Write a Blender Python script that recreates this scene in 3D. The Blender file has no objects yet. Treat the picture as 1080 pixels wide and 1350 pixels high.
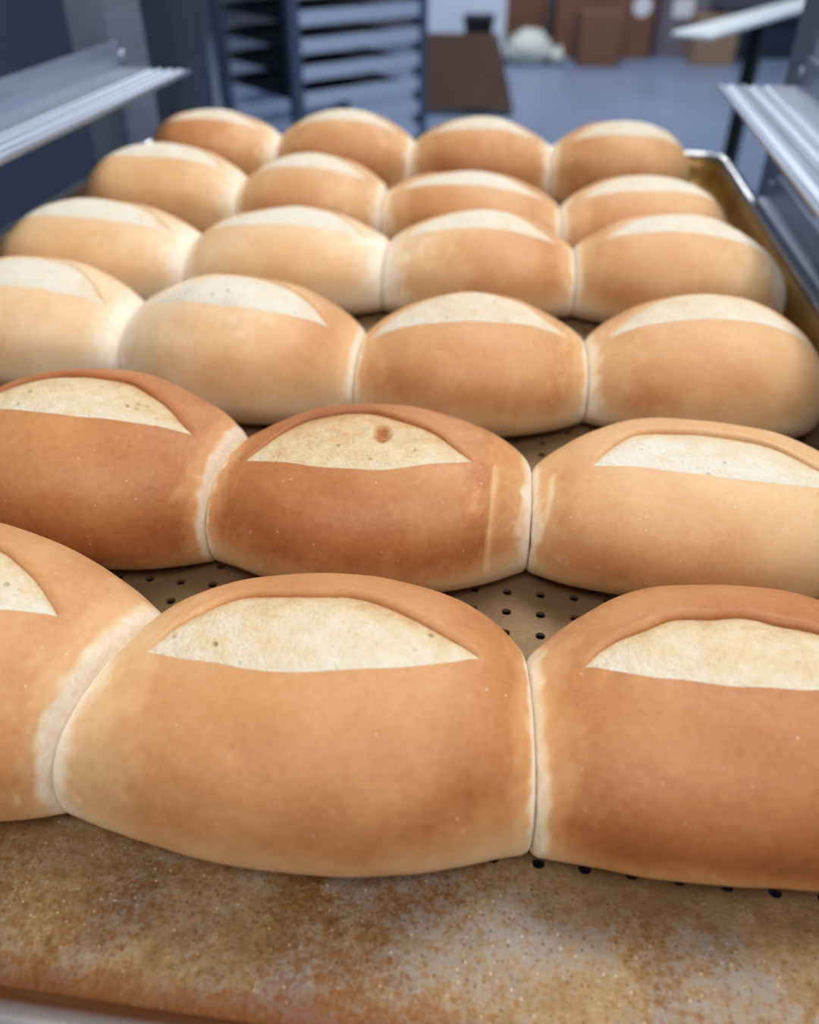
import bpy, bmesh, math, random
import numpy as np
from mathutils import Matrix, Vector, noise as mnoise

S = bpy.context.scene
COL = S.collection
R = math.radians

# ------------------------------------------------------------------ camera
cam_data = bpy.data.cameras.new('camera')
cam = bpy.data.objects.new('camera', cam_data)
COL.objects.link(cam)
S.camera = cam
cam_data.sensor_fit = 'HORIZONTAL'
cam_data.sensor_width = 36.0
cam_data.lens = 36.0                      # 1080 px focal length on a 1080 px wide frame
cam_data.clip_start = 0.01
cam_data.clip_end = 60
right = Vector((0.99508, 0.09907, 0.0))
down = Vector((0.05991, -0.60173, -0.79645))
fwd = Vector((-0.07890, 0.79253, -0.60471))
cam.matrix_world = Matrix(((right.x, -down.x, -fwd.x, 0.0),
                           (right.y, -down.y, -fwd.y, 0.0),
                           (right.z, -down.z, -fwd.z, 0.20),
                           (0, 0, 0, 1)))
cam_data.dof.use_dof = True
cam_data.dof.focus_distance = 0.245
cam_data.dof.aperture_fstop = 10.0

# ------------------------------------------------------------------ world, lamps, exposure
world = bpy.data.worlds.new('world')
S.world = world
world.use_nodes = True
bg = world.node_tree.nodes['Background']
bg.inputs[0].default_value = (0.62, 0.72, 0.90, 1)
bg.inputs[1].default_value = 0.35


def area(name, loc, target, sx, sy, power, color=(1, 1, 1)):
    d = bpy.data.lights.new(name, 'AREA')
    d.shape = 'RECTANGLE'
    d.size, d.size_y = sx, sy
    d.energy = power
    d.color = color
    o = bpy.data.objects.new(name, d)
    o.location = loc
    o.rotation_euler = (Vector(target) - Vector(loc)).to_track_quat('-Z', 'Y').to_euler()
    COL.objects.link(o)
    return o


area('ceiling_lamp', (0.50, 1.05, 1.75), (0.45, 1.0, 0), 1.4, 0.6, 28, (1.0, 0.98, 0.96))
area('ceiling_lamp', (0.10, -0.65, 1.60), (0.05, 0.1, 0), 1.4, 0.6, 21, (1.0, 0.97, 0.94))
area('ceiling_lamp', (0.3, 4.6, 1.95), (0.3, 4.6, 0), 1.2, 0.8, 60, (0.92, 0.97, 1.0))

S.view_settings.view_transform = 'Standard'
S.view_settings.look = 'None'
S.view_settings.gamma = 1.0
S.view_settings.use_curve_mapping = False
S.view_settings.exposure = 0.0
S.cycles.use_denoising = True
S.cycles.max_bounces = 6


# ------------------------------------------------------------------ helpers
def lin(c):
    out = []
    for v in c[:3]:
        v = v / 255.0
        out.append(v / 12.92 if v <= 0.04045 else ((v + 0.055) / 1.055) ** 2.4)
    return (out[0], out[1], out[2], 1.0)


def new_mat(name):
    m = bpy.data.materials.new(name)
    m.use_nodes = True
    nt = m.node_tree
    b = nt.nodes['Principled BSDF']
    return m, nt, b


def N(nt, kind, **kw):
    n = nt.nodes.new(kind)
    for k, v in kw.items():
        if k.startswith('i_'):
            key = k[2:]
            key = int(key) if key.isdigit() else key.replace('_', ' ')
            n.inputs[key].default_value = v
        else:
            setattr(n, k, v)
    return n


def ramp(nt, src, stops, interp='LINEAR'):
    n = nt.nodes.new('ShaderNodeValToRGB')
    n.color_ramp.interpolation = interp
    els = n.color_ramp.elements
    while len(els) < len(stops):
        els.new(0.5)
    for e, (p, c) in zip(els, stops):
        e.position = p
        e.color = c
    nt.links.new(src, n.inputs[0])
    return n


def mixc(nt, fac, a, b, mode='MIX'):
    n = nt.nodes.new('ShaderNodeMix')
    n.data_type = 'RGBA'
    n.blend_type = mode
    for sock, v in ((n.inputs[0], fac), (n.inputs[6], a), (n.inputs[7], b)):
        if hasattr(v, 'is_linked'):
            nt.links.new(v, sock)
        else:
            sock.default_value = v
    return n.outputs[2]


def math_n(nt, op, a, b=0.0, c=None, clamp=False):
    n = nt.nodes.new('ShaderNodeMath')
    n.operation = op
    n.use_clamp = clamp
    for i, v in enumerate((a, b, c)):
        if v is None:
            continue
        if hasattr(v, 'is_linked'):
            nt.links.new(v, n.inputs[i])
        else:
            n.inputs[i].default_value = v
    return n.outputs[0]


def noise_n(nt, scale, detail=3, rough=0.5, vec=None, dist=0.0):
    n = N(nt, 'ShaderNodeTexNoise', i_Scale=scale, i_Detail=detail, i_Roughness=rough, i_Distortion=dist)
    if vec is None:
        tc = nt.nodes.new('ShaderNodeTexCoord')
        vec = tc.outputs['Object']
    nt.links.new(vec, n.inputs['Vector'])
    return n.outputs[0]


def bump(nt, b, height, strength, dist):
    n = N(nt, 'ShaderNodeBump', i_Strength=strength, i_Distance=dist)
    nt.links.new(height, n.inputs['Height'])
    nt.links.new(n.outputs[0], b.inputs['Normal'])


def simple_mat(name, rgb, rough=0.5, metal=0.0, var=0.12, scale=12, bump_d=0.0):
    m, nt, b = new_mat(name)
    c = lin(rgb)
    f = noise_n(nt, scale, 4)
    lo = tuple(x * (1 - var) for x in c[:3]) + (1,)
    hi = tuple(min(1, x * (1 + var)) for x in c[:3]) + (1,)
    nt.links.new(ramp(nt, f, [(0.3, lo), (0.7, hi)]).outputs[0], b.inputs['Base Color'])
    b.inputs['Roughness'].default_value = rough
    b.inputs['Metallic'].default_value = metal
    if bump_d:
        bump(nt, b, noise_n(nt, scale * 6, 3), 0.5, bump_d)
    return m


def tag(o, label=None, cat=None, group=None, kind=None):
    if label:
        o['label'] = label
    if cat:
        o['category'] = cat
    if group:
        o['group'] = group
    if kind:
        o['kind'] = kind
    return o


def empty(name, loc=(0, 0, 0), rz=0.0):
    o = bpy.data.objects.new(name, None)
    o.location = loc
    o.rotation_euler = (0, 0, rz)
    o.empty_display_size = 0.02
    COL.objects.link(o)
    return o


def link_mesh(name, me, mat, parent=None, smooth=False, loc=None):
    if mat:
        me.materials.append(mat)
    if smooth:
        me.polygons.foreach_set('use_smooth', [True] * len(me.polygons))
    o = bpy.data.objects.new(name, me)
    COL.objects.link(o)
    if parent:
        o.parent = parent
    if loc is not None:
        o.location = loc
    return o


def pydata(name, verts, faces, mat, parent=None, smooth=False, attr=None):
    me = bpy.data.meshes.new(name)
    me.from_pydata([tuple(v) for v in verts], [], faces)
    if attr:
        for k, vals in attr.items():
            a = me.attributes.new(k, 'FLOAT', 'POINT')
            a.data.foreach_set('value', np.asarray(vals, dtype=np.float32))
    me.update()
    return link_mesh(name, me, mat, parent, smooth)


def bm_obj(name, bm, mat, parent=None, smooth=False):
    bmesh.ops.recalc_face_normals(bm, faces=bm.faces)
    me = bpy.data.meshes.new(name)
    bm.to_mesh(me)
    bm.free()
    return link_mesh(name, me, mat, parent, smooth)


def add_box(bm, x0, x1, y0, y1, z0, z1, bev=0.0, mtx=None):
    g = bmesh.ops.create_cube(bm, size=1.0)
    vs = g['verts']
    for v in vs:
        v.co = Vector(((x0 + x1) / 2 + v.co.x * (x1 - x0),
                       (y0 + y1) / 2 + v.co.y * (y1 - y0),
                       (z0 + z1) / 2 + v.co.z * (z1 - z0)))
    if mtx is not None:
        for v in vs:
            v.co = mtx @ v.co
    if bev > 0:
        es = list({e for v in vs for e in v.link_edges})
        bmesh.ops.bevel(bm, geom=es, offset=bev, segments=2, affect='EDGES', profile=0.5)


def box(name, mat, parent, x0, x1, y0, y1, z0, z1, bev=0.0, mtx=None):
    bm = bmesh.new()
    add_box(bm, x0, x1, y0, y1, z0, z1, bev, mtx)
    return bm_obj(name, bm, mat, parent)


def extrude_profile(name, prof, y0, y1, mat, parent, close=True):
    """profile in x,z swept along y"""
    n = len(prof)
    vs = [(x, y0, z) for x, z in prof] + [(x, y1, z) for x, z in prof]
    fs = [(i, (i + 1) % n, n + (i + 1) % n, n + i) for i in range(n)]
    fs.append(tuple(range(n))[::-1])
    fs.append(tuple(range(n, 2 * n)))
    bm = bmesh.new()
    bv = [bm.verts.new(v) for v in vs]
    for f in fs:
        bm.faces.new([bv[i] for i in f])
    return bm_obj(name, bm, mat, parent)


def smooth(a, b, x):
    t = np.clip((x - a) / (b - a), 0, 1)
    return t * t * (3 - 2 * t)


# ------------------------------------------------------------------ materials
def crust_material():
    m, nt, b = new_mat('baked_crust')
    at = N(nt, 'ShaderNodeAttribute', attribute_name='bake_shade')
    f1 = noise_n(nt, 45, 4, 0.55)
    f2 = noise_n(nt, 420, 3, 0.6)
    v = math_n(nt, 'MULTIPLY_ADD', f1, 0.24, -0.12)
    v2 = math_n(nt, 'MULTIPLY_ADD', f2, 0.16, -0.08)
    s = math_n(nt, 'ADD', math_n(nt, 'ADD', at.outputs['Fac'], v), v2, clamp=True)
    r = ramp(nt, s, [(0.0, lin((247, 238, 222))), (0.2, lin((238, 213, 177))),
                     (0.42, lin((226, 182, 131))), (0.66, lin((204, 144, 92))),
                     (0.85, lin((174, 107, 60))), (1.0, lin((138, 80, 44)))])
    pale = ramp(nt, at.outputs['Fac'], [(0.10, (1, 1, 1, 1)), (0.32, (0, 0, 0, 1))])
    mott = ramp(nt, noise_n(nt, 520, 4, 0.75), [(0.42, (0, 0, 0, 1)), (0.62, (1, 1, 1, 1))])
    pm = math_n(nt, 'MULTIPLY', math_n(nt, 'MULTIPLY', pale.outputs[0], mott.outputs[0]), 0.28)
    rcol = mixc(nt, pm, r.outputs[0], lin((214, 172, 122)))
    # sparse flour flecks and dark pin pores
    tc = nt.nodes.new('ShaderNodeTexCoord')
    vo = N(nt, 'ShaderNodeTexVoronoi', i_Scale=290.0, i_Randomness=1.0)
    nt.links.new(tc.outputs['Object'], vo.inputs['Vector'])
    pick = ramp(nt, vo.outputs['Color'], [(0.66, (0, 0, 0, 1)), (0.78, (1, 1, 1, 1))])
    dot = ramp(nt, vo.outputs['Distance'], [(0.03, (1, 1, 1, 1)), (0.13, (0, 0, 0, 1))])
    fl = math_n(nt, 'MULTIPLY', math_n(nt, 'MULTIPLY', pick.outputs[0], dot.outputs[0]), 0.55)
    c = mixc(nt, fl, rcol, lin((248, 232, 205)))
    vo2 = N(nt, 'ShaderNodeTexVoronoi', i_Scale=170.0, i_Randomness=1.0)
    nt.links.new(tc.outputs['Object'], vo2.inputs['Vector'])
    pick2 = ramp(nt, vo2.outputs['Color'], [(0.74, (0, 0, 0, 1)), (0.80, (1, 1, 1, 1))])
    dot2 = ramp(nt, vo2.outputs['Distance'], [(0.02, (1, 1, 1, 1)), (0.10, (0, 0, 0, 1))])
    dk = math_n(nt, 'MULTIPLY', math_n(nt, 'MULTIPLY', pick2.outputs[0], dot2.outputs[0]), 0.4)
    c = mixc(nt, dk, c, lin((120, 66, 30)))
    nt.links.new(c, b.inputs['Base Color'])
    b.inputs['Roughness'].default_value = 0.5
    b.inputs['Specular IOR Level'].default_value = 0.3
    b.inputs['Subsurface Weight'].default_value = 0.12
    b.inputs['Subsurface Radius'].default_value = (0.006, 0.003, 0.0015)
    b.inputs['Subsurface Scale'].default_value = 1.0
    hb = math_n(nt, 'ADD', math_n(nt, 'MULTIPLY', f2, 0.6), math_n(nt, 'MULTIPLY', noise_n(nt, 150, 2), 1.0))
    bump(nt, b, hb, 0.35, 0.0006)
    return m


def crumb_material():
    m, nt, b = new_mat('open_crumb')
    at = N(nt, 'ShaderNodeAttribute', attribute_name='bake_shade')
    f1 = noise_n(nt, 130, 6, 0.7)
    f2 = noise_n(nt, 650, 4, 0.7)
    s = math_n(nt, 'ADD', at.outputs['Fac'], math_n(nt, 'MULTIPLY_ADD', f1, 0.85, -0.42))
    s = math_n(nt, 'ADD', s, math_n(nt, 'MULTIPLY_ADD', f2, 0.35, -0.17), clamp=True)
    r = ramp(nt, s, [(0.0, lin((244, 235, 216))), (0.3, lin((237, 213, 171))),
                     (0.6, lin((219, 174, 120))), (1.0, lin((168, 106, 58)))])
    tc = nt.nodes.new('ShaderNodeTexCoord')
    vo = N(nt, 'ShaderNodeTexVoronoi', i_Scale=330.0, i_Randomness=1.0)
    nt.links.new(tc.outputs['Object'], vo.inputs['Vector'])
    pick = ramp(nt, vo.outputs['Color'], [(0.80, (0, 0, 0, 1)), (0.9, (1, 1, 1, 1))])
    dot = ramp(nt, vo.outputs['Distance'], [(0.08, (1, 1, 1, 1)), (0.3, (0, 0, 0, 1))])
    pore = math_n(nt, 'MULTIPLY', pick.outputs[0], dot.outputs[0])
    c = mixc(nt, math_n(nt, 'MULTIPLY', pore, 0.5), r.outputs[0], lin((176, 128, 80)))
    nt.links.new(c, b.inputs['Base Color'])
    b.inputs['Roughness'].default_value = 0.75
    b.inputs['Specular IOR Level'].default_value = 0.2
    b.inputs['Subsurface Weight'].default_value = 0.15
    b.inputs['Subsurface Radius'].default_value = (0.006, 0.004, 0.002)
    b.inputs['Subsurface Scale'].default_value = 1.0
    h = math_n(nt, 'SUBTRACT', math_n(nt, 'ADD', math_n(nt, 'MULTIPLY', f2, 0.8), f1), pore)
    bump(nt, b, h, 0.9, 0.0016)
    return m


def pan_material(name, strip):
    """aluminium pan browned by many bakes; patches of burnt-on oil near the front edge"""
    m, nt, b = new_mat(name)
    tc = nt.nodes.new('ShaderNodeTexCoord')
    sep = nt.nodes.new('ShaderNodeSeparateXYZ')
    nt.links.new(tc.outputs['Object'], sep.inputs[0])
    big = noise_n(nt, 22, 4, 0.6, dist=0.6)
    mid = noise_n(nt, 120, 5, 0.7)
    fine = noise_n(nt, 700, 4, 0.75)
    s = math_n(nt, 'ADD', math_n(nt, 'MULTIPLY', big, 0.75), math_n(nt, 'MULTIPLY', mid, 0.25))
    if strip:
        grit = noise_n(nt, 380, 7, 0.88)
        big2 = noise_n(nt, 15, 3, 0.6, vec=None, dist=0.9)
        mp = N(nt, 'ShaderNodeMapping')
        mp.inputs['Location'].default_value = (3.3, 1.7, 0.4)
        nt.links.new(tc.outputs['Object'], mp.inputs[0])
        big3 = noise_n(nt, 20, 4, 0.6, vec=mp.outputs[0], dist=0.4)
        base = ramp(nt, mid, [(0.30, lin((124, 98, 62))), (0.50, lin((158, 128, 86))), (0.72, lin((190, 166, 122)))])
        # brown burnt oil, gathered in loose clouds of fine specks
        bm_ = math_n(nt, 'ADD', math_n(nt, 'ADD', big2, math_n(nt, 'MULTIPLY_ADD', mid, 0.30, -0.15)), math_n(nt, 'MULTIPLY_ADD', grit, 1.5, -0.75))
        br = ramp(nt, bm_, [(0.42, (0, 0, 0, 1)), (0.66, (1, 1, 1, 1))])
        c0 = mixc(nt, math_n(nt, 'MULTIPLY', br.outputs[0], 0.85), base.outputs[0], lin((122, 74, 28)))
        # bare grey metal showing through
        gm = math_n(nt, 'ADD', math_n(nt, 'ADD', big3, math_n(nt, 'MULTIPLY_ADD', mid, 0.3, -0.15)), math_n(nt, 'MULTIPLY_ADD', grit, -1.3, 0.65))
        gr = ramp(nt, gm, [(0.46, (0, 0, 0, 1)), (0.68, (1, 1, 1, 1))])
        c0 = mixc(nt, math_n(nt, 'MULTIPLY', gr.outputs[0], 0.75), c0, lin((140, 142, 140)))
        vd = N(nt, 'ShaderNodeTexVoronoi', i_Scale=760.0)
        nt.links.new(tc.outputs['Object'], vd.inputs['Vector'])
        pk = ramp(nt, vd.outputs['Color'], [(0.62, (0, 0, 0, 1)), (0.74, (1, 1, 1, 1))])
        dt = ramp(nt, vd.outputs['Distance'], [(0.16, (1, 1, 1, 1)), (0.42, (0, 0, 0, 1))])
        c0 = mixc(nt, math_n(nt, 'MULTIPLY', math_n(nt, 'MULTIPLY', pk.outputs[0], dt.outputs[0]), 0.7), c0, lin((92, 54, 24)))
        vg = N(nt, 'ShaderNodeTexVoronoi', i_Scale=640.0)
        nt.links.new(mp.outputs[0], vg.inputs['Vector'])
        pk = ramp(nt, vg.outputs['Color'], [(0.68, (0, 0, 0, 1)), (0.80, (1, 1, 1, 1))])
        dt = ramp(nt, vg.outputs['Distance'], [(0.06, (1, 1, 1, 1)), (0.26, (0, 0, 0, 1))])
        c0 = mixc(nt, math_n(nt, 'MULTIPLY', math_n(nt, 'MULTIPLY', pk.outputs[0], dt.outputs[0]), 0.7), c0, lin((240, 222, 184)))  # pale gold glints of the metal, painted as specks
        plain = ramp(nt, s, [(0.35, lin((142, 118, 88))), (0.65, lin((118, 92, 62)))])
        # the stains and painted glints are confined to the solid border in front of the perforations
        edge = math_n(nt, 'ADD', sep.outputs[1], math_n(nt, 'MULTIPLY_ADD', big, 0.05, -0.025))
        mask = ramp(nt, math_n(nt, 'MULTIPLY_ADD', edge, -1.0, -0.25), [(0.030, (0, 0, 0, 1)), (0.052, (1, 1, 1, 1))])
        c = mixc(nt, mask.outputs[0], plain.outputs[0], c0)
        rim = ramp(nt, math_n(nt, 'MULTIPLY_ADD', math_n(nt, 'ADD', sep.outputs[1], math_n(nt, 'MULTIPLY_ADD', mid, 0.008, -0.004)), -1.0, 0.0), [(0.3275, (0, 0, 0, 1)), (0.3345, (1, 1, 1, 1))])
        c = mixc(nt, math_n(nt, 'MULTIPLY', rim.outputs[0], 0.8), c, lin((128, 72, 26)))
    else:
        r = ramp(nt, s, [(0.3, lin((222, 188, 120))), (0.5, lin((196, 156, 88))), (0.7, lin((140, 98, 50)))])
        c = r.outputs[0]
    sp = ramp(nt, fine, [(0.68, (0, 0, 0, 1)), (0.74, (1, 1, 1, 1))])
    c = mixc(nt, math_n(nt, 'MULTIPLY', sp.outputs[0], 0.5), c, lin((110, 66, 30)))
    nt.links.new(c, b.inputs['Base Color'])
    b.inputs['Metallic'].default_value = 0.55 if strip else 0.6
    rr = math_n(nt, 'MULTIPLY_ADD', mid, 0.35, 0.34 if strip else 0.26)
    nt.links.new(rr, b.inputs['Roughness'])
    bump(nt, b, math_n(nt, 'ADD', mid, math_n(nt, 'MULTIPLY', fine, 0.7)), 0.5 if strip else 0.15, 0.0008)
    return m


def brushed(name, rgb, rough, metal=0.9, stretch=(60, 2, 60)):
    m, nt, b = new_mat(name)
    tc = nt.nodes.new('ShaderNodeTexCoord')
    mp = N(nt, 'ShaderNodeMapping')
    mp.inputs['Scale'].default_value = stretch
    nt.links.new(tc.outputs['Object'], mp.inputs[0])
    f = noise_n(nt, 6, 5, 0.6, vec=mp.outputs[0])
    c = lin(rgb)
    nt.links.new(ramp(nt, f, [(0.3, tuple(x * 0.85 for x in c[:3]) + (1,)), (0.7, tuple(min(1, x * 1.12) for x in c[:3]) + (1,))]).outputs[0], b.inputs['Base Color'])
    b.inputs['Metallic'].default_value = metal
    nt.links.new(math_n(nt, 'MULTIPLY_ADD', f, 0.15, rough - 0.07), b.inputs['Roughness'])
    return m


M_CRUST = crust_material()
M_CRUMB = crumb_material()
M_PANF = pan_material('stained_pan_floor', True)
M_PANW = pan_material('gilded_pan_wall', False)
def rim_material():
    m, nt, b = new_mat('pan_rim_painted_refl')
    tc = nt.nodes.new('ShaderNodeTexCoord')
    sep = nt.nodes.new('ShaderNodeSeparateXYZ')
    nt.links.new(tc.outputs['Object'], sep.inputs[0])
    f = noise_n(nt, 40, 4, 0.6)
    y = math_n(nt, 'ADD', sep.outputs[1], math_n(nt, 'MULTIPLY_ADD', f, 0.06, -0.03))
    r = ramp(nt, math_n(nt, 'MULTIPLY_ADD', y, -1.0, 0.0), [(0.26, lin((186, 186, 188))), (0.335, lin((86, 48, 22)))])
    oil_refl = ramp(nt, math_n(nt, 'MULTIPLY_ADD', y, -1.0, 0.0), [(0.26, (0, 0, 0, 1)), (0.335, (1, 1, 1, 1))])
    # brown oil and dark bun reflections painted inside, bright lamp reflection painted outside
    bright_refl = ramp(nt, math_n(nt, 'MULTIPLY_ADD', sep.outputs[1], -1.0, 0.0), [(0.3508, (0, 0, 0, 1)), (0.3520, (1, 1, 1, 1))])
    nt.links.new(mixc(nt, bright_refl.outputs[0], r.outputs[0], lin((214, 212, 210))), b.inputs['Base Color'])
    cm = math_n(nt, 'SUBTRACT', oil_refl.outputs[0], bright_refl.outputs[0], clamp=True)
    nt.links.new(math_n(nt, 'MULTIPLY_ADD', cm, -0.75, 0.95), b.inputs['Metallic'])
    nt.links.new(math_n(nt, 'MULTIPLY_ADD', f, 0.2, 0.14), b.inputs['Roughness'])
    return m


M_RIM = rim_material()
M_ALU = brushed('rack_aluminium', (176, 186, 202), 0.46, 0.8)
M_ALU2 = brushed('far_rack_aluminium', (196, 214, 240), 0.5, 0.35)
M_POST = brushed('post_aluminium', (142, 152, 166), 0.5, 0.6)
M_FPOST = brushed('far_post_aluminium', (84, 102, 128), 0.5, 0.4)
M_BOLT = simple_mat('bolt_steel', (190, 195, 200), 0.3, 0.9)
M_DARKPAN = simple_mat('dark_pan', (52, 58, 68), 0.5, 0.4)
M_FLOOR = simple_mat('polished_concrete', (127, 144, 173), 0.32, 0.0, 0.10, 2.0)
M_WALLL = simple_mat('slate_panel', (60, 70, 88), 0.5, 0.1, 0.08, 2.0)
M_WALLB = simple_mat('grey_wall', (95, 98, 112), 0.7, 0.0, 0.06, 1.5)
M_CARD = simple_mat('brown_cardboard', (120, 84, 66), 0.85, 0.0, 0.10, 9)
M_CARD2 = simple_mat('dark_cardboard', (112, 84, 70), 0.85, 0.0, 0.10, 9)
M_CARD3 = simple_mat('tan_cardboard', (150, 122, 100), 0.85, 0.0, 0.10, 9)
M_CARD4 = simple_mat('mauve_cardboard', (118, 108, 122), 0.85, 0.0, 0.10, 9)
M_WHITE = simple_mat('white_plastic', (215, 225, 240), 0.45, 0.0, 0.05, 6)
M_SACK = simple_mat('pale_sack', (205, 208, 202), 0.8, 0.0, 0.10, 12)
M_NAVY = simple_mat('navy_plastic', (26, 40, 62), 0.5, 0.0, 0.1, 8)
M_BLACK = simple_mat('black_metal', (20, 22, 28), 0.5, 0.2, 0.1, 8)
M_TABLE = simple_mat('white_laminate', (225, 240, 248), 0.35, 0.0, 0.03, 4)
M_LABEL = simple_mat('white_label', (225, 225, 235), 0.6, 0.0, 0.03, 8)

# ------------------------------------------------------------------ structure
FZ = -0.65
tag(box('floor', M_FLOOR, None, -3.0, 5.0, -2.0, 7.0, FZ - 0.1, FZ), kind='structure')
tag(box('wall_back', M_WALLB, None, -3.0, 5.0, 6.75, 6.9, FZ, 2.3), kind='structure')
tag(box('wall_left', M_WALLL, None, -1.15, -1.0, -0.6, 3.1, FZ, 2.0), kind='structure')


# ------------------------------------------------------------------ bread rolls
def spow(v, e):
    return np.sign(v) * np.abs(v) ** e


def roll(idx, label, jl, jr, yc, D, H, bake_shade, el=0, er=0, lens=None, seams=(0.010, 0.010),
         hump=0.0, pale=0.016, belt=0.1, crumb=0.1, deep=False, hi=True, pit=None, crease=None):
    """jl, jr: (x, y, shear) of the two ends; el, er: end scale of depth and height, None = rounded free end"""
    xl, yl, kl = jl[:3]
    xr, yr, kr = jr[:3]
    el = jl[3:5] if el == 0 else el
    er = jr[3:5] if er == 0 else er
    hp = (2.7, 0.75) if deep else (2.2, 0.85)
    xc, half = (xl + xr) / 2, (xr - xl) / 2 - 0.00015
    y0 = (yl + yr) / 2
    zm = 0.4
    n = 2.3
    seed = Vector((idx * 3.17, idx * 1.31, idx * 7.7))
    rng = random.Random(idx)

    def prof(t):
        a = np.abs(t)
        sD = np.empty_like(t)
        sH = np.empty_like(t)
        for side, e in ((-1, el), (1, er)):
            k = (t < 0) if side < 0 else (t >= 0)
            ak = a[k]
            if e is None:
                r_ = np.sqrt(np.clip(1 - ak ** 2.8, 0, 1))
                sD[k] = r_
                sH[k] = 0.25 + 0.75 * r_
            else:
                sD[k] = e[0] + (1 - e[0]) * (1 - ak ** 2.2)
                sH[k] = e[1] + (1 - e[1]) * (1 - ak ** hp[0]) ** hp[1]
        d = (1 - a) * half
        rf = 0.0022
        fil = np.where(d < rf, rf * (1 - np.sqrt(np.clip(1 - ((rf - d) / rf) ** 2, 0, 1))), 0)
        return sD, sH, fil

    def surf(t, al):
        """t, al broadcast to the same shape"""
        sD, sH, fil = prof(t)
        DD = np.maximum(D * sD - fil, 0.0004)
        HH = np.maximum(H * sH - fil, 0.004)
        HH = HH * (1 + hump * t)
        z0 = zm * HH
        c, s = np.cos(al), np.sin(al)
        e = 2 / n
        y = -DD * spow(c, e)
        z = np.where(s > 0, z0 + (HH - z0) * np.abs(s) ** e, z0 - 1.25 * z0 * np.abs(s) ** e)
        z = np.maximum(z, 0.0)
        # middle line passes through both joints and the belly centre
        ym = y0 + (yr - yl) / 2 * t + (yc - y0) * (1 - t * t)
        yy = ym + y
        sh = np.where(t < 0, kl * (yy - yl), kr * (yy - yr)) * np.abs(t) ** 5
        x = t * half + sh
        return np.stack([x, yy - yc, z], -1)

    nu = 110 if hi else 72
    nf, nl, nb = (34, 22, 30) if hi else (24, 10, 20)
    q = np.linspace(-1, 1, nu + 1)
    t = np.sign(q) * (1 - (1 - np.abs(q)) ** 1.5)
    A0, W0, ta, tb, curv, tilt = lens
    tau = (t - (ta + tb) / 2) / ((tb - ta) / 2)
    win = np.clip(1 - np.abs(tau) ** np.where(tau < 0, 3.2 if deep else 1.8, 1.7), 0, 1)
    wob = np.array([mnoise.noise(Vector((x * 4, 0, 0)) + seed) for x in t]) * 2.5
    af = np.radians(A0 + curv * np.minimum(tau ** 2, 1.5) + tilt * np.clip(tau, -1.2, 1.2) + wob * 0.5)
    ab = af + np.radians(W0 + wob) * win
    flat = win <= 0.02
    ab[flat] = af[flat]
    win[flat] = 0
    rows = []
    for k in range(nf + 1):
        rows.append(-math.pi / 2 + (af + math.pi / 2) * (k / nf))
    for k in range(1, nl + 1):
        rows.append(af + (ab - af) * (k / nl))
    for k in range(1, nb + 1):
        rows.append(ab + (1.5 * math.pi - ab) * (k / nb))
    AL = np.stack(rows, 1)                         # (nu+1, nrow)
    T = np.repeat(t[:, None], AL.shape[1], 1)
    P = surf(T, AL)
    e1 = 1e-3
    dA = surf(T, AL + e1) - surf(T, AL - e1)
    dT = surf(np.clip(T + e1, -1, 1), AL) - surf(np.clip(T - e1, -1, 1), AL)
    NR = np.cross(dA, dT)
    NR /= np.maximum(np.linalg.norm(NR, axis=-1, keepdims=True), 1e-12)
    ctr = np.zeros_like(P)
    ctr[..., 0] = P[..., 0]
    ctr[..., 2] = 0.4 * H
    sgn = np.sign(np.sum((P - ctr) * NR, -1).mean())
    NR *= sgn
    # organic unevenness
    nrow = AL.shape[1]
    lump = np.empty((nu + 1, nrow))
    tone = np.empty((nu + 1, nrow))
    rag = np.empty((nu + 1, nrow))
    for i in range(nu + 1):
        for j in range(nrow):
            p = Vector(P[i, j])
            lump[i, j] = mnoise.noise(p * 28 + seed) * 0.0014 + mnoise.noise(p * 75 + seed) * 0.0004
            tone[i, j] = mnoise.noise(p * 22 - seed)
            rag[i, j] = 0.6 * mnoise.noise(p * 150 - seed) + 0.5 * mnoise.noise(p * 420 - seed)
    fade = np.clip((1 - np.abs(T)) * half / 0.01, 0, 1) * np.clip(P[..., 2] / 0.006, 0, 1)
    endz = np.exp(-(((1 - np.abs(T)) * half - 0.0022) / 0.0018) ** 2) * np.clip(P[..., 2] / 0.006, 0, 1)
    off = lump * fade + rag * endz * 0.0005
    nlip = nf + nl
    lip = 0.0005 if deep else 0.0004
    dep = 0.0012 if deep else 0.0005
    bul = 0.0008 if deep else 0.0022
    # crust behind the cut is lifted into a little ear
    for j in range(nlip, min(nlip + 9, nrow)):
        k = (j - nlip) / 8.0
        off[:, j] += lip * win * (1 - k) ** 2
    v = np.linspace(0, 1, nl + 1)
    crumb_off = (bul * 4 * v * (1 - v))[None, :] * win[:, None] - dep * (v ** 1.6)[None, :] * win[:, None] ** 0.8 - 0.0002
    lens_base = off[:, nf:nlip + 1].copy()
    lens_base[:, -1] -= lip * win
    Pc = P[:, nf:nlip + 1] + NR[:, nf:nlip + 1] * (lens_base + crumb_off)[..., None]
    fine = np.empty(Pc.shape[:2])
    for i in range(nu + 1):
        for j in range(nl + 1):
            p = Vector(Pc[i, j])
            fine[i, j] = mnoise.noise(p * 260 + seed) + 0.6 * mnoise.noise(p * 520 + seed)
    edge_w = np.minimum(1, np.minimum(v, 1 - v) * 6)[None, :] * np.minimum(1, win[:, None] * 3)
    Pc = Pc + NR[:, nf:nlip + 1] * (fine * 0.00035 * edge_w)[..., None]
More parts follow.
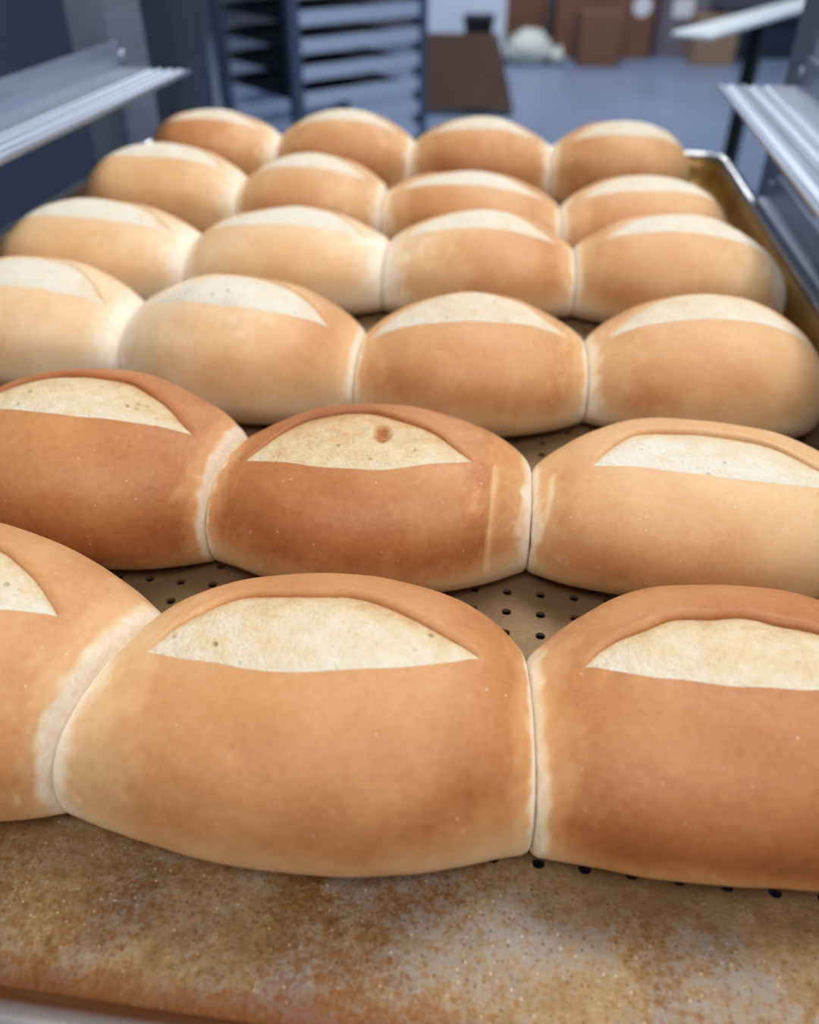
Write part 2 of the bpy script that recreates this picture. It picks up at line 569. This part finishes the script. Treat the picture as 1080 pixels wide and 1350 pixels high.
    if pit:                                        # a burst bubble in the crumb
        pd = np.hypot((T[:, nf:nlip + 1] - pit[0]) * half, (v[None, :] - pit[1]) * 0.020)
        Pc = Pc - NR[:, nf:nlip + 1] * (0.0028 * np.clip(1 - (pd / 0.0034) ** 2, 0, 1))[..., None]
    PP = P + NR * off[..., None]
    PP[..., 2] = np.maximum(PP[..., 2], 0.0)
    # ---- crust tone over height and torn joints: browning plus some painted light and shade
    z = PP[..., 2]
    if np.ndim(bake_shade):
        w = (T + 1) / 2
        base = bake_shade[0] * (1 - w) + bake_shade[1] * w  # tone along the roll
    else:
        base = np.full_like(z, bake_shade)
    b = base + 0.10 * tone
    b += belt * np.exp(-((z - 0.42 * H) / (0.2 * H)) ** 2)  # mid-height belt: browning with some shade put into the colour
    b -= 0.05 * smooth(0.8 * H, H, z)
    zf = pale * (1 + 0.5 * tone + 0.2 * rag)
    b *= 0.14 + 0.86 * smooth(0.0005, zf, z)  # paler base: less baked, plus pan bounce light put into the colour
    dl = (1 + T) * half
    dr = (1 - T) * half
    for d, wd, e in ((dl, seams[0], el), (dr, seams[1], er)):
        if e is not None:
            dd = d * (1 + 0.45 * tone + 0.9 * rag)
            b *= 0.05 + 0.70 * smooth(0.0006, 0.42 * wd, dd) + 0.25 * smooth(0.3 * wd, 1.6 * wd, dd)
        else:
            b *= 0.7 + 0.3 * smooth(0.0, 0.02, d)
    if crease:                                     # pale wrinkle where the dough was squeezed
        dc = np.abs(T - crease[0] - crease[1] * (z - 0.02)) * half
        wr = np.exp(-(dc / 0.0009) ** 2) * smooth(0.003, 0.010, z) * (AL < af[:, None])
        b *= 1 - 0.4 * wr
        PP -= NR * (0.0005 * wr)[..., None]
    # darker toasted edge of the ear
    for j in range(nlip, min(nlip + 4, nrow)):
        b[:, j] += (0.10 if deep else 0.02) * win * (1 - (j - nlip) / 4)
    b = np.clip(b, 0, 1)
    # ---- crust mesh (with the wall of the ear going down to the crumb)
    verts = PP.reshape(-1, 3)
    bk = b.reshape(-1)
    vid = lambda i, j: i * nrow + j
    faces = []
    for i in range(nu):
        for j in range(nf):
            faces.append((vid(i, j), vid(i + 1, j), vid(i + 1, j + 1), vid(i, j + 1)))
        for j in range(nlip, nrow - 1):
            faces.append((vid(i, j), vid(i + 1, j), vid(i + 1, j + 1), vid(i, j + 1)))
    verts = list(map(tuple, verts))
    bk = list(bk)
    w0 = len(verts)
    for i in range(nu + 1):                       # foot of the ear wall, slightly undercut
        p = Pc[i, -1] - NR[i, nlip] * 0.0006
        verts.append(tuple(p))
        bk.append(min(1, b[i, nlip] + (0.12 if deep else 0.0)))
    for i in range(nu):
        if win[i] > 0 or win[i + 1] > 0:
            faces.append((w0 + i, w0 + i + 1, vid(i + 1, nlip), vid(i, nlip)))
    for i, order in ((0, 1), (nu, -1)):           # end caps
        c = len(verts)
        ring = [vid(i, j) for j in range(nrow)]
        verts.append(tuple(PP[i, :, :].mean(0)))
        bk.append(0.05)
        for j in range(nrow - 1):
            f = (ring[j], ring[j + 1], c)
            faces.append(f if order > 0 else f[::-1])
    root = empty('bread_roll', (xc, yc, 0.0004))
    tag(root, label, 'bread', 'bread rolls baked in touching rows')
    me = bpy.data.meshes.new('crust')
    me.from_pydata(verts, [], faces)
    a = me.attributes.new('bake_shade', 'FLOAT', 'POINT')
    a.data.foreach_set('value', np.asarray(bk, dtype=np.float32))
    bm = bmesh.new()
    bm.from_mesh(me)
    bmesh.ops.remove_doubles(bm, verts=bm.verts, dist=2e-6)
    bmesh.ops.recalc_face_normals(bm, faces=bm.faces)
    bm.to_mesh(me)
    bm.free()
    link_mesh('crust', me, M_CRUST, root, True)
    # ---- crumb mesh
    cv = Pc.reshape(-1, 3)
    toast = crumb + 0.32 * (v[None, :] ** 3) * (1.0 if deep else 0.35) + np.zeros((nu + 1, 1))
    if pit:
        toast = toast + 0.55 * np.clip(1.15 - (pd / 0.0034) ** 2, 0, 1)
    toast = toast + 0.12 * tone[:, nf:nlip + 1] - 0.10 * (1 - v[None, :]) ** 6
    cf = []
    for i in range(nu):
        if win[i] > 0 or win[i + 1] > 0:
            for j in range(nl):
                a_, b_ = i * (nl + 1) + j, (i + 1) * (nl + 1) + j
                cf.append((a_, b_, b_ + 1, a_ + 1))
    me = bpy.data.meshes.new('scored_crumb')
    me.from_pydata(list(map(tuple, cv)), [], cf)
    a = me.attributes.new('bake_shade', 'FLOAT', 'POINT')
    a.data.foreach_set('value', np.clip(toast, 0, 1).reshape(-1).astype(np.float32))
    bm = bmesh.new()
    bm.from_mesh(me)
    bmesh.ops.delete(bm, geom=[x for x in bm.verts if not x.link_faces], context='VERTS')
    bmesh.ops.recalc_face_normals(bm, faces=bm.faces)
    bm.to_mesh(me)
    bm.free()
    if me.polygons and sum(p.normal.z for p in me.polygons) < 0:
        me.flip_normals()
    o = link_mesh('scored_crumb', me, M_CRUMB, root, True)
    tag(o, 'pale open crumb showing in the cut')
    return root


# joints shared by neighbours: (x, y, shear, depth scale, height scale)
J6 = [(-0.206, 0.148, 0.2, 0.6, 0.7), (-0.0955, 0.1395, 0.28, 0.62, 0.72), (0.0180, 0.1400, -0.05, 0.62, 0.68), (0.131, 0.144, 0.0, 0.6, 0.7)]
J5 = [(-0.200, 0.252, 0.1, 0.57, 0.7), (-0.0920, 0.2425, 0.12, 0.57, 0.70), (0.0200, 0.2440, 0.0, 0.46, 0.66), (0.137, 0.248, 0.0, 0.57, 0.7)]
J4 = [(-0.287, 0.385, 0.0, 0.6, 0.6), (-0.1770, 0.373, 0.0, 0.6, 0.56), (-0.0590, 0.355, 0.0, 0.6, 0.54), (0.0480, 0.357, 0.0, 0.56, 0.57), (0.1570, 0.358, 0.0, 0, 0)]
J3 = [(-0.3016, 0.482, 0.0, 0, 0), (-0.1780, 0.478, 0.0, 0.6, 0.62), (-0.0608, 0.476, 0.0, 0.6, 0.66), (0.0495, 0.478, 0.0, 0.58, 0.62), (0.1660, 0.473, 0.0, 0.48, 0.50)]
J2 = [(-0.2958, 0.595, 0.0, 0, 0), (-0.1780, 0.592, 0.0, 0.58, 0.62), (-0.0758, 0.585, 0.0, 0.58, 0.64), (0.0455, 0.568, 0.0, 0.58, 0.60), (0.1576, 0.572, 0.0, 0, 0)]
J1 = [(-0.2940, 0.722, 0.0, 0, 0), (-0.1795, 0.718, 0.0, 0.58, 0.62), (-0.0665, 0.706, 0.0, 0.58, 0.64), (0.0435, 0.698, 0.0, 0.58, 0.64), (0.1524, 0.690, 0.0, 0, 0)]

# front row
roll(1, 'bread roll cut off by the left frame edge in the front row', J6[0], J6[1], 0.149, 0.045, 0.056, 0.62,
     lens=(78, 38, -0.8, 0.8, 14, 0), deep=True, crumb=0.12, seams=(0.01, 0.008), pale=0.026)
roll(2, 'large golden bread roll in the middle of the front row, whole in view', J6[1], J6[2], 0.1425, 0.0435, 0.0495, (0.56, 0.78),
     lens=(78, 34, -0.76, 0.75, 12, 3), deep=True, crumb=0.24, seams=(0.014, 0.005), pale=0.032)
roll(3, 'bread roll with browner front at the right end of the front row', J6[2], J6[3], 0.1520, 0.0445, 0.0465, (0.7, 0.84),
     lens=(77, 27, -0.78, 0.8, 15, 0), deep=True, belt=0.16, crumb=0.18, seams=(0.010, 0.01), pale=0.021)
# second row
roll(4, 'brown bread roll with toasted cut at the left end of the second row', J5[0], J5[1], 0.250, 0.0455, 0.0540, 0.76,
     lens=(75, 35, -0.8, 0.84, 7, 2), deep=True, crumb=0.24, seams=(0.01, 0.006))
roll(5, 'darkest brown bread roll, middle of the second row, with a small hole in its cut', J5[1], J5[2], 0.244, 0.0435, 0.0475, (0.80, 0.78),
     lens=(66, 44, -0.8, 0.62, 10, 2), deep=True, crumb=0.36, seams=(0.006, 0.013), pale=0.028, pit=(0.04, 0.60), crease=(0.74, 0.5))
roll(6, 'pale tan bread roll with white cut at the right end of the second row', J5[2], J5[3], 0.251, 0.044, 0.0435, (0.60, 0.36),
     lens=(71, 34, -0.66, 0.9, 7, -7), deep=True, crumb=0.05, seams=(0.008, 0.01), crease=(-0.97, 6.0))
# third row
roll(7, 'pale bread roll cut off by the left frame edge in the third row', J4[0], J4[1], 0.375, 0.046, 0.0505, 0.38,
     lens=(72, 44, -0.7, 0.84, 8, 0), seams=(0.01, 0.04), pale=0.034, crumb=0.04)
roll(8, 'bread roll pale at its lower left, second from left in the third row', J4[1], J4[2], 0.355, 0.046, 0.0525, (0.28, 0.60),
     lens=(72, 46, -0.7, 0.8, 8, 0), seams=(0.044, 0.008), pale=0.036, crumb=0.06)
roll(9, 'tan bread roll third from left in the third row', J4[2], J4[3], 0.353, 0.046, 0.0485, 0.62,
     lens=(77, 45, -0.92, 0.8, 8, 0), seams=(0.008, 0.008), pale=0.032, crumb=0.2)
roll(10, 'bread roll with rounded free end at the right of the third row', J4[3], J4[4], 0.360, 0.046, 0.0490, (0.62, 0.46),
     er=None, lens=(80, 46, -0.84, 0.84, 5, -2), seams=(0.012, 0.006), pale=0.032, crumb=0.16)
# fourth row
roll(11, 'light golden bread roll at the left end of the fourth row', J3[0], J3[1], 0.478, 0.046, 0.0485, 0.42,
     el=None, lens=(74, 42, -0.78, 0.84, 7, 0), seams=(0.01, 0.034), pale=0.028, crumb=0.03, hi=False)
roll(12, 'light golden bread roll between two white joints in the fourth row', J3[1], J3[2], 0.475, 0.046, 0.0490, 0.42,
     lens=(74, 44, -0.76, 0.82, 7, 0), seams=(0.024, 0.026), pale=0.03, crumb=0.03, hi=False)
roll(13, 'bread roll third from left in the fourth row', J3[2], J3[3], 0.482, 0.046, 0.0480, (0.54, 0.6),
     lens=(75, 43, -0.8, 0.82, 7, 0), seams=(0.04, 0.01), pale=0.028, crumb=0.08, hi=False)
roll(14, 'bread roll with a white torn joint on its right end in the fourth row', J3[3], J3[4], 0.476, 0.046, 0.0510, (0.58, 0.42),
     lens=(76, 46, -0.74, 0.88, 6, -2), seams=(0.012, 0.034), pale=0.024, crumb=0.03, hi=False)
# fifth row
roll(15, 'bread roll at the left end of the fifth row from the front', J2[0], J2[1], 0.592, 0.045, 0.0555, 0.48,
     el=None, lens=(72, 42, -0.74, 0.84, 7, 0), seams=(0.01, 0.026), crumb=0.05, hi=False)
roll(16, 'bread roll second from left in the fifth row from the front', J2[1], J2[2], 0.588, 0.045, 0.0525, 0.54,
     lens=(71, 43, -0.74, 0.82, 7, 0), seams=(0.024, 0.02), crumb=0.08, hi=False)
roll(17, 'low bread roll third from left in the fifth row from the front', J2[2], J2[3], 0.578, 0.045, 0.0460, 0.60,
     lens=(71, 43, -0.8, 0.82, 7, 0), seams=(0.02, 0.012), crumb=0.06, hi=False)
roll(18, 'low bread roll at the right end of the fifth row beside the pan wall', J2[3], J2[4], 0.574, 0.045, 0.0465, (0.60, 0.48),
     er=None, lens=(73, 45, -0.78, 0.84, 7, 0), seams=(0.018, 0.006), crumb=0.08, hi=False)
# back row
roll(19, 'bread roll with shade painted brown on its left end, at the left of the back row', J1[0], J1[1], 0.716, 0.043, 0.0535, (0.80, 0.62),  # browner left end: the shadow there is put into the crust colour
     el=None, lens=(72, 38, -0.72, 0.84, 6, 0), seams=(0.01, 0.03), crumb=0.12, hi=False)
roll(20, 'tall bread roll second from left in the back row, before the far rack', J1[1], J1[2], 0.708, 0.043, 0.0565, 0.64,
     lens=(74, 38, -0.76, 0.82, 6, 0), seams=(0.022, 0.018), crumb=0.16, hi=False)
roll(21, 'bread roll third from left in the back row', J1[2], J1[3], 0.698, 0.043, 0.0560, 0.64,
     lens=(69, 43, -0.78, 0.8, 6, 0), seams=(0.018, 0.026), crumb=0.14, hi=False)
roll(22, 'bread roll at the right end of the back row, near the pan corner', J1[3], J1[4], 0.692, 0.043, 0.0565, (0.62, 0.52),  # paler right end: the light there is put into the crust colour
     er=None, lens=(64, 52, -0.78, 0.82, 7, 0), seams=(0.016, 0.006), crumb=0.10, hi=False)

# ------------------------------------------------------------------ perforated sheet pan
pan = empty('sheet_pan', (-0.0697, 0.410, -0.0005), R(-1.9))
tag(pan, 'browned perforated metal sheet pan under the bread rolls', 'baking tray')
HX, HY = 0.2375, 0.3395                           # flat floor half sizes
px, py, rad, thick = 0.0118, 0.0102, 0.0017, 0.0014
ox = 0.0069
kx0, kx1 = -20, 18
gx0, gx1 = ox + (kx0 - 0.5) * px, ox + (kx1 + 0.5) * px
gy0 = -0.2952
nyr = 57
gy1 = gy0 + nyr * py
verts, faces, cache = [], [], {}


def vkey(x, y, z):
    k = (round(x, 6), round(y, 6), round(z, 6))
    if k not in cache:
        cache[k] = len(verts)
        verts.append(k)
    return cache[k]


for iy in range(nyr):
    cy = gy0 + (iy + 0.5) * py
    for ix in range(kx0, kx1 + 1):
        cx = ox + ix * px
        outer = []
        for s in range(4):                         # twelve points round the cell
            for q in range(3):
                f = q / 3 * 2 - 1
                outer.append([(f, -1), (1, f), (-f, 1), (-1, -f)][s])
        oi = [vkey(cx + a * px / 2, cy + b * py / 2, 0) for a, b in outer]
        ang = [math.atan2(b * py, a * px) for a, b in outer]
        hi_ = [vkey(cx + rad * math.cos(a), cy + rad * math.sin(a), 0) for a in ang]
        lo_ = [vkey(cx + rad * math.cos(a), cy + rad * math.sin(a), -thick) for a in ang]
        for k in range(12):
            k2 = (k + 1) % 12
            faces.append((oi[k], oi[k2], hi_[k2], hi_[k]))
            faces.append((hi_[k], hi_[k2], lo_[k2], lo_[k]))


def strip(x0, x1, y0, y1, nx, ny):
    for i in range(nx):
        for j in range(ny):
            a, b = x0 + (x1 - x0) * i / nx, x0 + (x1 - x0) * (i + 1) / nx
            c, d = y0 + (y1 - y0) * j / ny, y0 + (y1 - y0) * (j + 1) / ny
            faces.append((vkey(a, c, 0), vkey(b, c, 0), vkey(b, d, 0), vkey(a, d, 0)))


strip(-HX, HX, -HY, gy0, 30, 3)
strip(-HX, HX, gy1, HY, 30, 3)
strip(-HX, gx0, gy0, gy1, 1, 30)
strip(gx1, HX, gy0, gy1, 1, 30)
pydata('perforated_floor', verts, faces, M_PANF, pan)


def ring_pts(hx, hy, r, seg=8):
    pts = []
    for cx, cy, a0 in ((hx - r, hy - r, 0), (-hx + r, hy - r, 90), (-hx + r, -hy + r, 180), (hx - r, -hy + r, 270)):
        for k in range(seg + 1):
            a = R(a0 + 90 * k / seg)
            pts.append((cx + r * math.cos(a), cy + r * math.sin(a)))
    return pts


def sweep(name, prof, mat, closed=False):
    """profile of (offset outwards from the floor edge, z) swept round the pan"""
    vs, fs = [], []
    loops = [ring_pts(HX + o, HY + o, 0.014 + o) for o, z in prof]
    m = len(loops[0])
    for (o, z), lp in zip(prof, loops):
        vs += [(x, y, z) for x, y in lp]
    rows = len(prof)
    for r_ in range(rows if closed else rows - 1):
        r2 = (r_ + 1) % rows
        for k in range(m):
            k2 = (k + 1) % m
            fs.append((r_ * m + k, r_ * m + k2, r2 * m + k2, r2 * m + k))
    return pydata(name, vs, fs, mat, pan, True)


sweep('wall', [(-0.0015, 0.0002), (0.0005, 0.0006), (0.0022, 0.002), (0.0032, 0.0045), (0.0042, 0.012), (0.0052, 0.0215),
               (0.0066, 0.0215), (0.0055, 0.012), (0.0045, 0.004), (0.0030, 0.0004), (0.0008, -0.0010), (-0.0015, -0.0012)], M_PANW, True)
sweep('rolled_rim', [(0.0095 + 0.0045 * math.cos(R(a)), 0.0225 + 0.0036 * math.sin(R(a))) for a in range(0, 360, 30)], M_RIM, True)

# ------------------------------------------------------------------ rack holding the pan
rack = empty('tray_rack', (-0.058, 0.5, 0), R(-3.0))
tag(rack, 'silver aluminium tray rack around the pan of bread, ledges on both sides', 'rack')
LX = 0.2775                                        # inner faces of the posts
Y0r, Y1r = -0.42, 0.240                            # runners, in rack space


def runner(side, zl, inner, fl):
    """L-shaped runner: grooved ledge and an upright flange against the posts"""
    w = LX - inner
    top = []
    xs = np.linspace(0, 1, 41)
    for u in xs:
        x = inner + u * w
        g = 0.0
        for c in (0.10, 0.24, 0.38, 0.52):
            d = abs(u - c)
            if d < 0.035:
                g = -0.0016 * (1 - (d / 0.035) ** 2)
        top.append((x, zl + g))
    prof = top[:-1] + [(LX - 0.0022, zl), (LX - 0.0022, zl + fl), (LX, zl + fl), (LX, zl - 0.0026), (inner + 0.001, zl - 0.0026), (inner, zl - 0.0018)]
    prof = [(side * x, z) for x, z in prof]
    return extrude_profile('runner', prof, Y0r, Y1r, M_ALU, rack)


# plain pan added one level down to block light and darken the holes
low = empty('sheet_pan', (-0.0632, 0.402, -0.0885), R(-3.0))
tag(low, 'dark sheet pan added one level below to keep the holes dark', 'baking tray')
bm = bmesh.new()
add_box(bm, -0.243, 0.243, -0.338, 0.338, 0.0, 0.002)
bm_obj('added_pan_floor', bm, M_DARKPAN, low)
for nm, a, b_, c_, d_ in (('added_pan_wall', -0.247, -0.2432, -0.342, 0.342), ('added_pan_wall', 0.2432, 0.247, -0.342, 0.342),
                          ('added_pan_wall', -0.243, 0.243, -0.342, -0.3382), ('added_pan_wall', -0.243, 0.243, 0.3382, 0.342)):
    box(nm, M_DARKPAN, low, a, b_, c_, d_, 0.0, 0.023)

for side in (-1, 1):
    runner(side, -0.089, 0.205, 0.018)  # ledges added to carry the light-blocking pan below
    runner(side, 0.080, 0.214, 0.020)
    runner(side, -0.0035, 0.205, 0.018)
    yb0, yb1 = 0.252, 0.300
    # back post: a folded channel, its web facing the pan
    t_ = 0.003
    prof = [(LX, yb0 - 0.02), (LX + 0.034, yb0 - 0.02), (LX + 0.034, yb0 - 0.02 + t_), (LX + t_, yb0 - 0.02 + t_),
            (LX + t_, yb1 - t_), (LX + 0.034, yb1 - t_), (LX + 0.034, yb1), (LX, yb1)]
    prof = [(side * x, y) for x, y in prof]
    n_ = len(prof)
    vs = [(x, y, FZ + 0.08) for x, y in prof] + [(x, y, 0.62) for x, y in prof]
    fs = [(i, (i + 1) % n_, n_ + (i + 1) % n_, n_ + i) for i in range(n_)] + [tuple(range(n_)), tuple(range(n_, 2 * n_))]
    bm = bmesh.new()
    bv = [bm.verts.new(v_) for v_ in vs]
    for f in fs:
        bm.faces.new([bv[i] for i in f])
    bm_obj('post', bm, M_POST, rack)
    for zb in (0.089, 0.005):
        bm = bmesh.new()
        bmesh.ops.create_uvsphere(bm, u_segments=12, v_segments=6, radius=0.0042)
        for v_ in bm.verts:
            v_.co = Vector((side * (LX - 0.0024 - 0.0016) + v_.co.x * 0.55, yb0 - 0.010 + v_.co.y, zb + v_.co.z))
        bm_obj('bolt', bm, M_BOLT, rack, True)
    bm = bmesh.new()                                # caster under the post
    bmesh.ops.create_cone(bm, cap_ends=True, segments=20, radius1=0.04, radius2=0.04, depth=0.025,
                          matrix=Matrix.Translation((side * (LX + 0.017), 0.30, FZ + 0.04)) @ Matrix.Rotation(R(90), 4, 'Y'))
    add_box(bm, side * (LX + 0.017) - 0.02, side * (LX + 0.017) + 0.02, 0.285, 0.315, FZ + 0.06, FZ + 0.082)
    bm_obj('caster', bm, M_BLACK, rack)

# ------------------------------------------------------------------ second rack behind, loaded with pans
far = empty('tray_rack', (-0.585, 2.58, FZ), R(44))
tag(far, 'distant rack of many light blue rungs behind the bread rolls', 'rack')
FW, FD = 0.46, 0.44                                # right face runs along local x, left face along local y
for lx, ly in ((0, 0), (FW, 0), (0, FD), (FW, FD)):
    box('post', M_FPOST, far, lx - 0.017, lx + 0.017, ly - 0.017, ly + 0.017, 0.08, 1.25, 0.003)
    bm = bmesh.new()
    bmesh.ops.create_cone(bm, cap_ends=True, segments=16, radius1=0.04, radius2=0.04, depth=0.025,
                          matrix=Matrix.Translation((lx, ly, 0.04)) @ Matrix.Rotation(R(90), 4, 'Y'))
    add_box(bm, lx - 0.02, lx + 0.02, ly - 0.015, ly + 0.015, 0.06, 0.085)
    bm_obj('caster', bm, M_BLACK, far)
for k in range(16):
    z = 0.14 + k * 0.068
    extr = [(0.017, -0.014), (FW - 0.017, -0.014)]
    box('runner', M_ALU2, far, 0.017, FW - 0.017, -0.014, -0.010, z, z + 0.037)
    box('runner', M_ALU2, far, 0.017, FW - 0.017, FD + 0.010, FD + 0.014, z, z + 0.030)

# pans slid into it, one per level that shows above the bread
bm = bmesh.new()
x0, x1, y0, y1 = 0.03, FW - 0.03, -0.008, FD + 0.008
add_box(bm, x0, x1, y0, y1, 0.0, 0.004)
for a, b_, c_, d_ in ((x0, x0 + 0.004, y0, y1), (x1 - 0.004, x1, y0, y1), (x0 + 0.004, x1 - 0.004, y0, y0 + 0.004), (x0 + 0.004, x1 - 0.004, y1 - 0.004, y1)):
    add_box(bm, a, b_, c_, d_, 0.004, 0.022)
far_pan = None
ORD = {7: 'topmost', 6: 'second', 5: 'third', 4: 'fourth', 3: 'fifth'}
for k in range(7, 2, -1):
    if far_pan is None:
        far_pan = bm_obj('sheet_pan', bm, M_DARKPAN)
        o = far_pan
    else:
        o = far_pan.copy()
        COL.objects.link(o)
    o.location = (-0.585, 2.58, FZ + 0.14 + k * 0.068 + 0.002)
    o.rotation_euler = (0, 0, R(44))
    tag(o, 'dark sheet pan in the distant rack, %s from the top of the frame' % ORD[k], 'baking tray', 'pans loaded in the distant rack')

# ------------------------------------------------------------------ goods on the floor behind
def carton(label, x, y, w, d, h, mat, rz=0.0, name='cardboard_box', flaps=True):
    r = empty(name, (x, y, FZ), R(rz))
    tag(r, label, 'box', 'cartons standing on the floor behind')
    box('carton_body', mat, r, -w / 2, w / 2, 0, d, 0, h, 0.006)
    if flaps:
        for s in (-1, 1):
            box('top_flap', mat, r, min(0.002 * s, s * w / 2), max(0.002 * s, s * w / 2), 0.0, d, h + 0.0005, h + 0.006)
    return r


c1 = carton('large brown cardboard box with a round white label at the back', 0.62, 5.95, 0.60, 0.40, 0.62, M_CARD)
bm = bmesh.new()
bmesh.ops.create_cone(bm, cap_ends=True, segments=24, radius1=0.055, radius2=0.055, depth=0.002,
                      matrix=Matrix.Translation((0.215, -0.0012, 0.285)) @ Matrix.Rotation(R(90), 4, 'X'))
bm_obj('round_label', bm, M_LABEL, c1)
carton('small brown cardboard box standing before the large labelled box', 0.575, 5.62, 0.24, 0.28, 0.27, M_CARD, 2)
c4 = carton('mauve grey carton with a pale label, right of the large box', 1.10, 6.05, 0.30, 0.35, 0.60, M_CARD4, -3)
box('label_sheet', M_LABEL, c4, -0.06, 0.06, -0.002, 0.0, 0.22, 0.32)
carton('small tan cardboard box standing below the white table top', 1.27, 5.75, 0.25, 0.25, 0.24, M_CARD3, 0)
carton('brown cardboard box behind the white sack', 0.10, 6.2, 0.36, 0.35, 0.36, M_CARD, 4)
navy = empty('storage_tote', (1.75, 6.05, FZ))
tag(navy, 'dark navy storage tote on the floor at the far right', 'tote')
box('tote_body', M_NAVY, navy, -0.35, 0.35, 0, 0.4, 0, 0.20, 0.02)
box('tote_lid', M_NAVY, navy, -0.37, 0.37, -0.02, 0.42, 0.2005, 0.235, 0.01)

# leaning flattened cartons
st = empty('cardboard_stack', (-0.14, 4.22, FZ), R(0))
tag(st, 'leaning stack of flattened dark brown cartons on the floor', 'cardboard')
for k in range(9):
    w, h = 0.42 - 0.004 * (k % 3), 0.31 - 0.006 * (k % 4)
    mt = Matrix.Rotation(R(-14), 4, 'X') @ Matrix.Shear('XZ', 4, (-0.18, 0)) if False else Matrix.Rotation(R(-14), 4, 'X')
    bm = bmesh.new()
    add_box(bm, -w / 2, w / 2, k * 0.012, k * 0.012 + 0.0105, 0.0, h)
    for v_ in bm.verts:
        v_.co.x -= (0.30 if v_.co.x > 0 else 0.0) * v_.co.z
        v_.co = mt @ v_.co
        v_.co.z += 0.026 * 0 + 0.03
    bm_obj('cardboard_sheet', bm, M_CARD2, st)

bk_ = empty('waste_bin', (-0.13, 4.95, FZ))
tag(bk_, 'small black bin standing between the cardboard stack and white crate', 'bin')
bm = bmesh.new()
add_box(bm, -0.075, 0.075, 0, 0.16, 0, 0.30)
for v_ in bm.verts:
    if v_.co.z < 0.1:
        v_.co.x *= 0.85
bm_obj('bin_body', bm, M_BLACK, bk_)
box('bin_lid', M_BLACK, bk_, -0.082, 0.082, -0.006, 0.166, 0.301, 0.325, 0.006)

bin_ = empty('plastic_crate', (-0.24, 5.50, FZ))
tag(bin_, 'white plastic crate behind the leaning cardboard', 'crate')
cw, cd, ch = 0.50, 0.36, 0.46
box('crate_base', M_WHITE, bin_, -cw / 2, cw / 2, 0, cd, 0, 0.02)
box('side_panel', M_WHITE, bin_, -cw / 2, -cw / 2 + 0.02, 0, cd, 0.02, ch)
box('side_panel', M_WHITE, bin_, cw / 2 - 0.02, cw / 2, 0, cd, 0.02, ch)
box('front_panel', M_WHITE, bin_, -cw / 2 + 0.02, cw / 2 - 0.02, 0, 0.02, 0.02, ch)
box('back_panel', M_WHITE, bin_, -cw / 2 + 0.02, cw / 2 - 0.02, cd - 0.02, cd, 0.02, ch)
box('crate_rim', M_WHITE, bin_, -cw / 2 - 0.012, cw / 2 + 0.012, -0.012, 0.0, ch - 0.05, ch)

sk = empty('flour_sack', (0.165, 5.78, FZ))
tag(sk, 'slumped pale sack on the floor left of the brown boxes', 'sack')
bm = bmesh.new()
bmesh.ops.create_uvsphere(bm, u_segments=32, v_segments=20, radius=1.0)
for v_ in bm.verts:
    c = v_.co
    zz = c.z
    f = 1 + 0.10 * mnoise.noise(c * 2.3) + 0.05 * mnoise.noise(c * 6)
    v_.co = Vector((spow(c.x, 0.8) * 0.125 * f * (1.15 - 0.3 * zz), spow(c.y, 0.8) * 0.15 * f, max(0.0, 0.08 + zz * 0.10 * f)))
bm_obj('sack_body', bm, M_SACK, sk, True)
bm = bmesh.new()
bmesh.ops.create_cone(bm, cap_ends=True, segments=14, radius1=0.03, radius2=0.055, depth=0.08,
                      matrix=Matrix.Translation((0.165, -0.09, 0.045)) @ Matrix.Rotation(R(70), 4, 'Y'))
bm_obj('tied_neck', bm, M_SACK, sk, True)

# narrow white shelf at the right behind the rack
tb = empty('side_shelf', (0.330, 1.696, FZ), R(58))
tag(tb, 'narrow white shelf on dark legs behind the right ledge', 'shelf')
TH = 0.65
box('shelf_board', M_TABLE, tb, 0.0, 1.05, -0.037, 0.037, TH - 0.008, TH, 0.002)
for lx in (0.362, 0.98):
    box('leg', M_BLACK, tb, lx - 0.014, lx + 0.014, -0.014, 0.014, 0, TH - 0.0085, 0.002)
    box('foot', M_BLACK, tb, lx - 0.03, lx + 0.03, -0.10, 0.10, 0, 0.012, 0.002)
